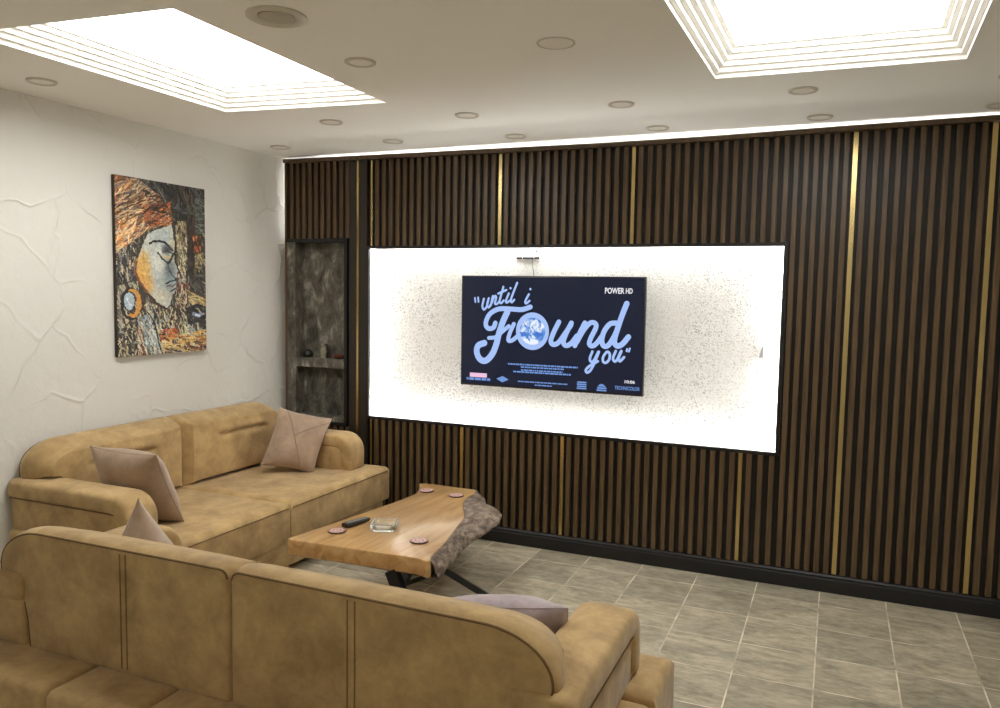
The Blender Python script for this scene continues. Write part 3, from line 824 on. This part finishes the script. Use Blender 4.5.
def make_sofa(name, label, loc, rz, A, B, D, ztop, back_rear, pads):
    """Local frame: x along the sofa, y from the rear (0) to the front (D). A: outer half width at the arms, B: half width of the base."""
    t = thing(name, label, 'sofa', loc, rz, 'matching tan sofas')
    ai = A-.18                                   # inner face of the arms
    bk = back_rear                               # rear face of the backrest
    front = D
    # plinth and feet
    bm = bmesh.new(); box(bm, -B+.025, B-.025, .04, front-.03, .055, .235, .012, 2)
    meshobj('base', bm, M['suede'], t)
    for sx in (-1, 1):
        for y in (.12, front-.14):
            bm = bmesh.new(); tube(bm, [(sx*(B-.14), y, 0), (sx*(B-.14), y, .06)], [.02, .026], 12)
            meshobj('foot', bm, M['black_wood'], t)
    # T-shaped seat cushions, one per half
    for sx in (-1, 1):
        o2 = [(.003, bk+.12), (.003, front), ] if False else None
        out = [(.003, bk+.02), (ai+.02, bk+.02), (ai+.02, front-.30), (B, front-.30), (B, front), (.003, front)]
        out = densify(out, .05)
        if sx < 0: out = [(-x, y) for x, y in reversed(out)]
        bm = bmesh.new()
        rings = []
        for d, z in ((.02, .205), (.006, .21), (0, .222), (0, .405), (.004, .420), (.012, .432), (.026, .44), (.05, .444)):
            rings.append([(p.x, p.y, z) for p in inset(out, d)])
        rows = loft(bm, rings, True, False)
        bm.faces.new(rows[-1])
        meshobj('seat_cushion', bm, M['suede'], t, angle=60)
        bm = bmesh.new()
        L = [p for p in inset(out, -.001)]
        tube(bm, [(sx*x, front-.0, .41) for x in (.02, B-.02)], .0035, 6)
        meshobj('seat_piping', bm, M['piping'], t)
    # side and rear pads around the platform
    for sx in (-1, 1):
        bm = bmesh.new(); x0, x1 = sorted((sx*(ai+.03), sx*(B-.004)))
        box(bm, x0, x1, .205, front-.305, .2, .425, .03, 4)
        meshobj('side_pad', bm, M['suede'], t)
    for x0, x1 in pads:
        bm = bmesh.new(); box(bm, x0+.003, x1-.003, 0, max(.2, bk+.1), .2, .43, .032, 4)
        meshobj('rear_pad', bm, M['suede'], t)
    # arms: padded top roll over an upright panel
    d0, d1 = bk-.004, front-.155
    for sx in (-1, 1):
        bm = bmesh.new(); x0, x1 = sorted((sx*(ai+.004), sx*(A-.012)))
        box(bm, x0, x1, d0, d1, .425, .60, .014, 3)
        ob = meshobj('arm_panel', bm, M['suede'], t)
        # top roll: rounded section swept forward and down over the front
        h = .098; w = A-ai+.006
        sec = []
        for k in range(28):
            a = 2*math.pi*k/28; e = .45
            c, s = math.cos(a), math.sin(a)
            sec.append((abs(c)**e*math.copysign(1, c)*w/2, abs(s)**e*math.copysign(1, s)*h/2))
        path = [(d0-.012, .632, 0, .86), (d0-.004, .633, 0, .96), (d0+.012, .634, 0, 1)]
        path += [(d0+.03+(d1-.07-d0)*k/6, .634, 0, 1) for k in range(1, 7)]
        cx_, cz_ = d1-.112, .634-.08
        path = [p for p in path if p[0] < cx_-.01]
        for k in range(0, 9):
            a = R(90-90*k/8)
            path.append((cx_+.08*math.cos(a), cz_+.08*math.sin(a), 90*k/8, 1))
        path += [(cx_+.08, .50, 90, 1), (cx_+.08, .462, 90, .97), (cx_+.08, .45, 90, .85)]
        rings = []
        for d, z, ang, sc in path:
            ca_, sa_ = math.cos(R(ang)), math.sin(R(ang))
            rings.append([(sx*(ai+.09)+u*sc, d+v*sc*sa_, z+v*sc*ca_) for u, v in sec])
        bm = bmesh.new(); loft(bm, rings)
        meshobj('arm_pad', bm, M['suede'], t, angle=70)
        bm = bmesh.new()
        xo = sx*(A-.006)
        tube(bm, catmull([(xo, d0, .590), (xo, d0+.3, .591), (xo, d1-.09, .591), (xo, d1-.03, .578), (xo, d1-.006, .53), (xo, d1-.002, .455)], 6), .004, 6)
        meshobj('arm_piping', bm, M['piping'], ob)
    # backrests
    zb = .425; xo = A-.055
    for sx in (-1, 1):
        lower = densify([(.004, zb), (ai-.012, zb)], .03, False)
        notch = [(ai-.008, .47), (ai-.002, .53), (ai+.012, .58), (ai+.034, .625), (ai+.065, .655), (ai+.105, .668)]
        end = [(xo-.02, .670), (xo-.005, .676), (xo, .69)] + [(xo-.2+.2*math.cos(R(a)), ztop-.13+.13*math.sin(R(a))) for a in range(4, 91, 9)]
        topl = densify([(xo-.2, ztop), (.036, ztop+.004)], .03, False)[1:]+[(.022, ztop+.001), (.011, ztop-.008), (.005, ztop-.024)]
        left = densify([(.005, ztop-.024), (.004, zb)], .03, False)[1:-1]
        out = lower+notch+end+topl+left
        c0 = Vector((ai*.5, (zb+ztop)/2+.03))
        def lev(d, y, sc=1.0):
            pts = inset(out, d)
            return [((sx*(c0.x+(p.x-c0.x)*sc)), y, c0.y+(p.y-c0.y)*sc) for p in pts]
        # rear upholstered face
        bm = bmesh.new()
        rows = loft(bm, [lev(0, bk+.016), lev(.004, bk+.004), lev(.014, bk)], False, False)
        bm.faces.new(rows[-1])
        # body, rolled over to the puffed front
        prof = [(.0, bk+.014), (-.006, bk+.024), (-.009, bk+.045), (-.006, bk+.07), (.003, bk+.10), (.017, bk+.135), (.030, bk+.165), (.044, bk+.19)]
        rings = [lev(d, y) for d, y in prof]
        for sc, y in [(1-k/24, .1905) for k in range(1, 24)]:
            rings.append(lev(.044, bk+y, sc))
        loft(bm, rings, False, True)
        bmesh.ops.remove_doubles(bm, verts=bm.verts, dist=1e-5)
        # tuck in the front: a horizontal crease
        for v in bm.verts:
            if v.co.y > bk+.1895:
                pu, pv = 2*abs(v.co.x)/(A-.06)-1, 2*(v.co.z-zb)/(ztop-zb)-1
                v.co.y += .034*max(0, 1-abs(pu)**3)*max(0, 1-abs(pv)**3)
        for v in bm.verts:
            if v.co.y > bk+.17:
                u = abs(v.co.x)/A
                e = max(0, min(1, (u-.24)/.08))*max(0, min(1, (.72-u)/.08))
                dz = v.co.z-(ztop-.125-.012*(abs(u-.48)/.24)**2)
                v.co.y -= e*(.026*math.exp(-(dz/.013)**2)-.007*math.exp(-((dz-.035)/.022)**2)-.007*math.exp(-((dz+.04)/.028)**2))
        ob = meshobj('backrest', bm, M['suede'], t, angle=55)
        bm = bmesh.new()
        P = [Vector((p[0], p[1]-.001, p[2])) for p in lev(.004, bk+.006)]
        i0 = len(lower)
        i1 = len(lower)+len(notch)+len(end)+len(topl)
        tube(bm, P[i0-1:i1], .0038, 6)
        meshobj('back_piping', bm, M['piping'], ob)
        # double-stitched seam up the middle of the rear face
        bm = bmesh.new()
        for dx in (-.012, .012):
            tube(bm, [(sx*A*.40+dx, bk-.0015, z) for z in (zb+.02, ztop-.012)], .0022, 6)
        meshobj('rear_seam', bm, M['stitch'], ob)
    return t

def densify(P, step, closed=True):
    out = []
    n = len(P)
    for i in range(n if closed else n-1):
        a, b_ = Vector(P[i]), Vector(P[(i+1) % n])
        k = max(1, int((b_-a).length/step))
        for j in range(k): out.append(tuple(a.lerp(b_, j/k)))
    if not closed: out.append(tuple(P[-1]))
    return out

FAR = make_sofa('sofa', 'tan suede sofa along the white plaster wall, its front facing the wooden table', (-2.64, -1.14, 0), R(-90), .99, 1.075, .99, .858, .02,
                [(-1.0, 0), (0, 1.0)])
NEAR = make_sofa('sofa', 'tan suede sofa in the foreground, seen from behind with its back to the camera', (-.43, -3.155, 0), 0, 1.07, 1.155, 1.04, .832, .185,
                 [(-1.15, -.57), (-.57, -.22), (-.22, .22), (.22, .57), (.57, 1.15)])

# ------------------------------------------------------------------ pillows
def pillow(label, TL, TR, BR, BL, T, m, seams=(), n=26, seed=0):
    TL, TR, BR, BL = (Vector(p) for p in (TL, TR, BR, BL))
    c = (TL+TR+BR+BL)/4
    nrm = ((TR-TL)+(BR-BL)).cross((BL-TL)+(BR-TR)).normalized()
    t = thing('throw_pillow', label, 'cushion', c, group='mauve throw pillows')
    def S(u, v, side):
        uu, vv = 2*u-1, 2*v-1
        # edges bow in between the four ears
        pu = uu*(1-.075*(1-vv*vv)*abs(uu)**1.5); pv = vv*(1-.075*(1-uu*uu)*abs(vv)**1.5)
        a, b_ = (pu+1)/2, (pv+1)/2
        p = TL*(1-a)*(1-b_)+TR*a*(1-b_)+BR*a*b_+BL*(1-a)*b_
        f = max(0, (1-abs(uu)**2.2))**.5*max(0, (1-abs(vv)**2.2))**.5
        w = noise.noise(Vector((u*3+seed, v*3, side*2)))*.012*f**.5
        rim = (abs(uu)**8+abs(vv)**8)
        w += noise.noise(Vector((u*11, v*11+seed, side)))*.006*min(1, rim)*f**.5*2
        return p+nrm*side*(T/2*f+w)-c
    bm = bmesh.new()
    grid = {}
    for side in (1, -1):
        for j in range(n+1):
            for i in range(n+1):
                edge = i in (0, n) or j in (0, n)
                if side == -1 and edge: grid[side, i, j] = grid[1, i, j]
                else:
                    u, v = (1-math.cos(math.pi*i/n))/2, (1-math.cos(math.pi*j/n))/2
                    grid[side, i, j] = bm.verts.new(S(u, v, side))
        for j in range(n):
            for i in range(n):
                q = [grid[side, i, j], grid[side, i+1, j], grid[side, i+1, j+1], grid[side, i, j+1]]
                bm.faces.new(q if side == 1 else q[::-1])
    ob = meshobj('cover', bm, m, t, angle=80)
    bm = bmesh.new()
    loop = [(k/20, 0) for k in range(20)]+[(1, k/20) for k in range(20)]+[(1-k/20, 1) for k in range(20)]+[(0, 1-k/20) for k in range(21)]
    tube(bm, [S(u, v, 1) for u, v in loop], .0022, 6, False)
    meshobj('edge_piping', bm, m, t)
    for sm in seams:
        bm = bmesh.new()
        P = [Vector(p) for p in sm]
        pts = []
        for a, b_ in zip(P[:-1], P[1:]):
            for k in range(9): pts.append(a.lerp(b_, k/8))
        for side in (1, -1):
            tube(bm, [S(p.x, p.y, side) for p in pts], .0028, 6)
        meshobj('cover_seam', bm, M['seam'], t)
    return t
pillow('beige pillow with diagonal seams at the far end of the sofa by the plaster wall',
       (-2.27, -.47, .86), (-1.99, -.26, .775), (-1.99, -.475, .437), (-2.24, -.70, .51), .17, M['pillow'],
       [[(.16, .02), (.42, .48), (.72, .98)], [(.98, .1), (.42, .48)]], seed=1)
pillow('mauve pillow leaning on the near armrest of the sofa by the plaster wall',
       (-2.28, -1.93, .850), (-1.83, -1.93, .848), (-1.90, -1.69, .447), (-2.32, -1.70, .447), .21, M['pillow'], seed=2)
pillow('lit mauve pillow with one corner poking up behind the left half of the foreground sofa',
       (-1.20, -2.60, .870), (-1.17, -2.40, .57), (-1.10, -2.50, .45), (-1.275, -2.69, .64), .17, M['pillow_lit'], seed=3)
pillow('greyish purple pillow peeking over the right half of the foreground sofa back',
       (.03, -2.57, .672), (.488, -2.57, .738), (.46, -2.34, .448), (.05, -2.34, .448), .18, M['pillow_purple'], seed=4)

# ------------------------------------------------------------------ coffee table
TABX, TABY = -.88, -.98
tb = thing('coffee_table', 'low live-edge slab coffee table with a bark side and black steel legs', 'coffee table', (TABX, TABY, 0))
ZT = .42
wood = [(-1.297, -1.612), (-1.276, -1.625), (-.921, -1.604), (-.573, -1.588), (-.512, -1.605), (-.497, -1.59)]
barkT = [(-.497, -1.59), (-.527, -1.518), (-.559, -1.327), (-.624, -1.058), (-.672, -.87), (-.748, -.73), (-.80, -.62), (-.832, -.50), (-.832, -.425), (-.859, -.318)]
rest = [(-.875, -.308), (-.991, -.312), (-1.175, -.308), (-1.255, -.316), (-1.262, -.335), (-1.20, -.435), (-1.155, -.56), (-1.170, -.779), (-1.232, -1.208), (-1.276, -1.479)]
bT = [Vector((p[0], p[1])) for p in resample(catmull([(x, y, 0) for x, y in barkT], 6), 60)]
barkL = [(-.470, -1.585), (-.462, -1.53), (-.492, -1.33), (-.538, -1.09), (-.535, -.87), (-.560, -.66), (-.620, -.49), (-.735, -.415), (-.815, -.30), (-.862, -.255)]
bL = [Vector((p[0], p[1])) for p in resample(catmull([(x, y, 0) for x, y in barkL], 6), 60)]
out = [Vector(p) for p in densify(wood[:-1], .05, False)]+bT+[Vector(p) for p in densify(rest+[wood[0]], .05, False)[:-1]]
loc = lambda x, y, z: (x-TABX, y-TABY, z)
bm = bmesh.new()
rings = []
for d, z in ((.012, .335), (.0, .343), (0, .412), (.003, .418), (.008, .42)):
    rings.append([loc(p.x, p.y, z) for p in inset([tuple(q) for q in out], d)])
rows = loft(bm, rings, False, False)
for row in (rows[0], rows[-1]):
    bm.faces.new(row)
meshobj('tabletop', bm, M['table'], tb, angle=35)
bm = bmesh.new(); rings = []
NR = 12
for k in range(NR+1):
    u = k/NR; row = []
    for i, (a, b_) in enumerate(zip(bT, bL)):
        q = a.lerp(b_, min(1, u*1.25)**.8)
        w = noise.noise(Vector((i*.28, u*2.6, 1)))*.014*math.sin(min(1, u*1.2)*math.pi*.5)
        w += noise.noise(Vector((i*.9, u*6, 5)))*.006
        dirn = (b_-a).normalized()
        q = q+dirn*(w if u > 0 else 0)
        ridge = .018*math.exp(-((i-38)/7)**2)*math.sin(math.pi*min(1, u*1.3))
        z = ZT-.002-.078*u**1.3+ridge+.004*noise.noise(Vector((i*.5, u*3, 9)))*(1 if u > 0 else 0)
        row.append(loc(q.x, q.y, z))
    rings.append(row)
rings.append([loc((a*.75+b_*.25).x-.02, (a*.75+b_*.25).y, .337) for a, b_ in zip(bT, bL)])
loft(bm, rings, False, False, closed=False)
meshobj('bark_edge', bm, M['bark'], tb, angle=80)
def flat_bar(name, p, q, w=.06, th=.014):
    p, q = Vector(p), Vector(q)
    d = (q-p).normalized()
    s = d.cross(Vector((0, 0, 1))).normalized()
    n_ = s.cross(d)
    bm = bmesh.new()
    loft(bm, [[Vector(loc(*c))+s*a*w/2+n_*b_*th/2 for a, b_ in ((-1, -1), (1, -1), (1, 1), (-1, 1))] for c in (p, q)])
    return meshobj(name, bm, M['black_metal'], tb, smooth=False)
flat_bar('leg', (-.73, -1.31, .336), (-.395, -.985, .004), .045, .03)
flat_bar('leg', (-.715, -1.575, .336), (-.54, -1.60, .004), .035, .065)
flat_bar('leg', (-1.10, -.62, .336), (-1.32, -.36, .004), .045, .03)
flat_bar('leg', (-.96, -.66, .336), (-1.02, -.95, .004), .045, .03)
flat_bar('cross_bar', (-.53, -1.545, .329), (-.80, -1.44, .18), .045, .02)
for x0, x1, y0, y1 in ((-.84, -.58, -1.57, -1.30), (-1.16, -.90, -.72, -.54)):
    bm = bmesh.new(); box(bm, x0-TABX, x1-TABX, y0-TABY, y1-TABY, .327, .335, .002, 1)
    meshobj('mounting_plate', bm, M['black_metal'], tb, smooth=False)

# things on the table
def coaster(x, y, lab):
    t = thing('coaster', lab, 'coaster', (x, y, ZT+.0005), random.uniform(0, 3), 'round coasters on the table')
    bm = bmesh.new(); lathe(bm, [(.044, 0), (.047, .002), (.047, .006), (.045, .0075)], 36); meshobj('rim', bm, M['coaster_edge'], t)
    bm = bmesh.new(); lathe(bm, [(.0445, .0073), (.0443, .0083), (.02, .0084)], 36); meshobj('patterned_top', bm, M['coaster_top'], t)
coaster(-1.137, -1.418, 'round pink patterned coaster at the near left corner of the table, beside the remote')
coaster(-.680, -1.372, 'round pale coaster on the table near the bark edge, right of the ashtray')
coaster(-1.122, -.49, 'round pink coaster at the far left corner of the table')
coaster(-.905, -.51, 'round dark-rimmed coaster at the far end of the table, next to the bark')

rem = thing('remote_control', 'black remote control lying between a coaster and the glass ashtray', 'remote control', (-1.120, -1.265, ZT+.001), R(80))
bm = bmesh.new()
rings = []
for k in range(11):
    u = k/10; x = -.09+.18*u
    w = .0255-.006*u; h = .029-.010*u
    sc = 1 if 0 < k < 10 else .8
    rings.append([(x, w*sc*abs(math.cos(a))**.5*math.copysign(1, math.cos(a)), h/2+h/2*sc*abs(math.sin(a))**.6*math.copysign(1, math.sin(a))) for a in (2*math.pi*j/20 for j in range(20))])
loft(bm, rings)
meshobj('shell', bm, M['remote'], rem, angle=60)
for r_ in range(7):
    for c_ in range(3):
        bm = bmesh.new(); x = -.058+r_*.019; z = .0285-.010*((x+.09)/.18)
        box(bm, x-.005, x+.005, -.011+c_*.011-.0035, -.011+c_*.011+.0035, z-.002, z+.0015, .001, 1)
        meshobj('button', bm, M['remote_button'], rem)

ash = thing('ashtray', 'square clear glass ashtray with rounded corners on the wooden table', 'ashtray', (-.944, -1.268, ZT+.001), R(24))
def rsq(a, r, z, n=6):
    P = []
    for cx_, cy_, a0 in ((a-r, a-r, 0), (-a+r, a-r, 90), (-a+r, -a+r, 180), (a-r, -a+r, 270)):
        for k in range(n+1):
            t_ = R(a0+90*k/n); P.append((cx_+r*math.cos(t_), cy_+r*math.sin(t_), z))
    return P
bm = bmesh.new()
loft(bm, [rsq(.060, .026, 0), rsq(.066, .028, .004), rsq(.070, .030, .02), rsq(.071, .030, .034), rsq(.069, .029, .037), rsq(.058, .024, .037), rsq(.055, .023, .034), rsq(.050, .022, .014), rsq(.044, .02, .010)])
meshobj('glass_bowl', bm, M['glass'], ash, angle=50)

# ------------------------------------------------------------------ camera
yaw, pitch, roll, F = -.4058, .0792, .0167, 782.3
f = Vector((math.sin(yaw)*math.cos(pitch), math.cos(yaw)*math.cos(pitch), -math.sin(pitch)))
r = Vector((math.cos(yaw), -math.sin(yaw), 0)); u = r.cross(f)
r2 = r*math.cos(roll)+u*math.sin(roll); u2 = u*math.cos(roll)-r*math.sin(roll)
cam = bpy.data.cameras.new('camera'); cam.sensor_width = 36; cam.lens = F/1000*36; cam.clip_start = .02
co = bpy.data.objects.new('camera', cam); link(co)
mw = Matrix((r2, u2, -f)).transposed().to_4x4(); mw.translation = Vector((1.1782, -4.7179, 1.666))
co.matrix_world = mw
SC.camera = co

# ------------------------------------------------------------------ world, view
w = bpy.data.worlds.new('world'); SC.world = w; w.use_nodes = True
w.node_tree.nodes['Background'].inputs['Color'].default_value = (.5, .55, .6, 1)
w.node_tree.nodes['Background'].inputs['Strength'].default_value = .05
SC.view_settings.view_transform = 'Standard'; SC.view_settings.look = 'None'
SC.view_settings.gamma = 1; SC.view_settings.use_curve_mapping = False
SC.view_settings.exposure = 0
SC.cycles.use_denoising = True
SC.cycles.max_bounces = 10; SC.cycles.diffuse_bounces = 6
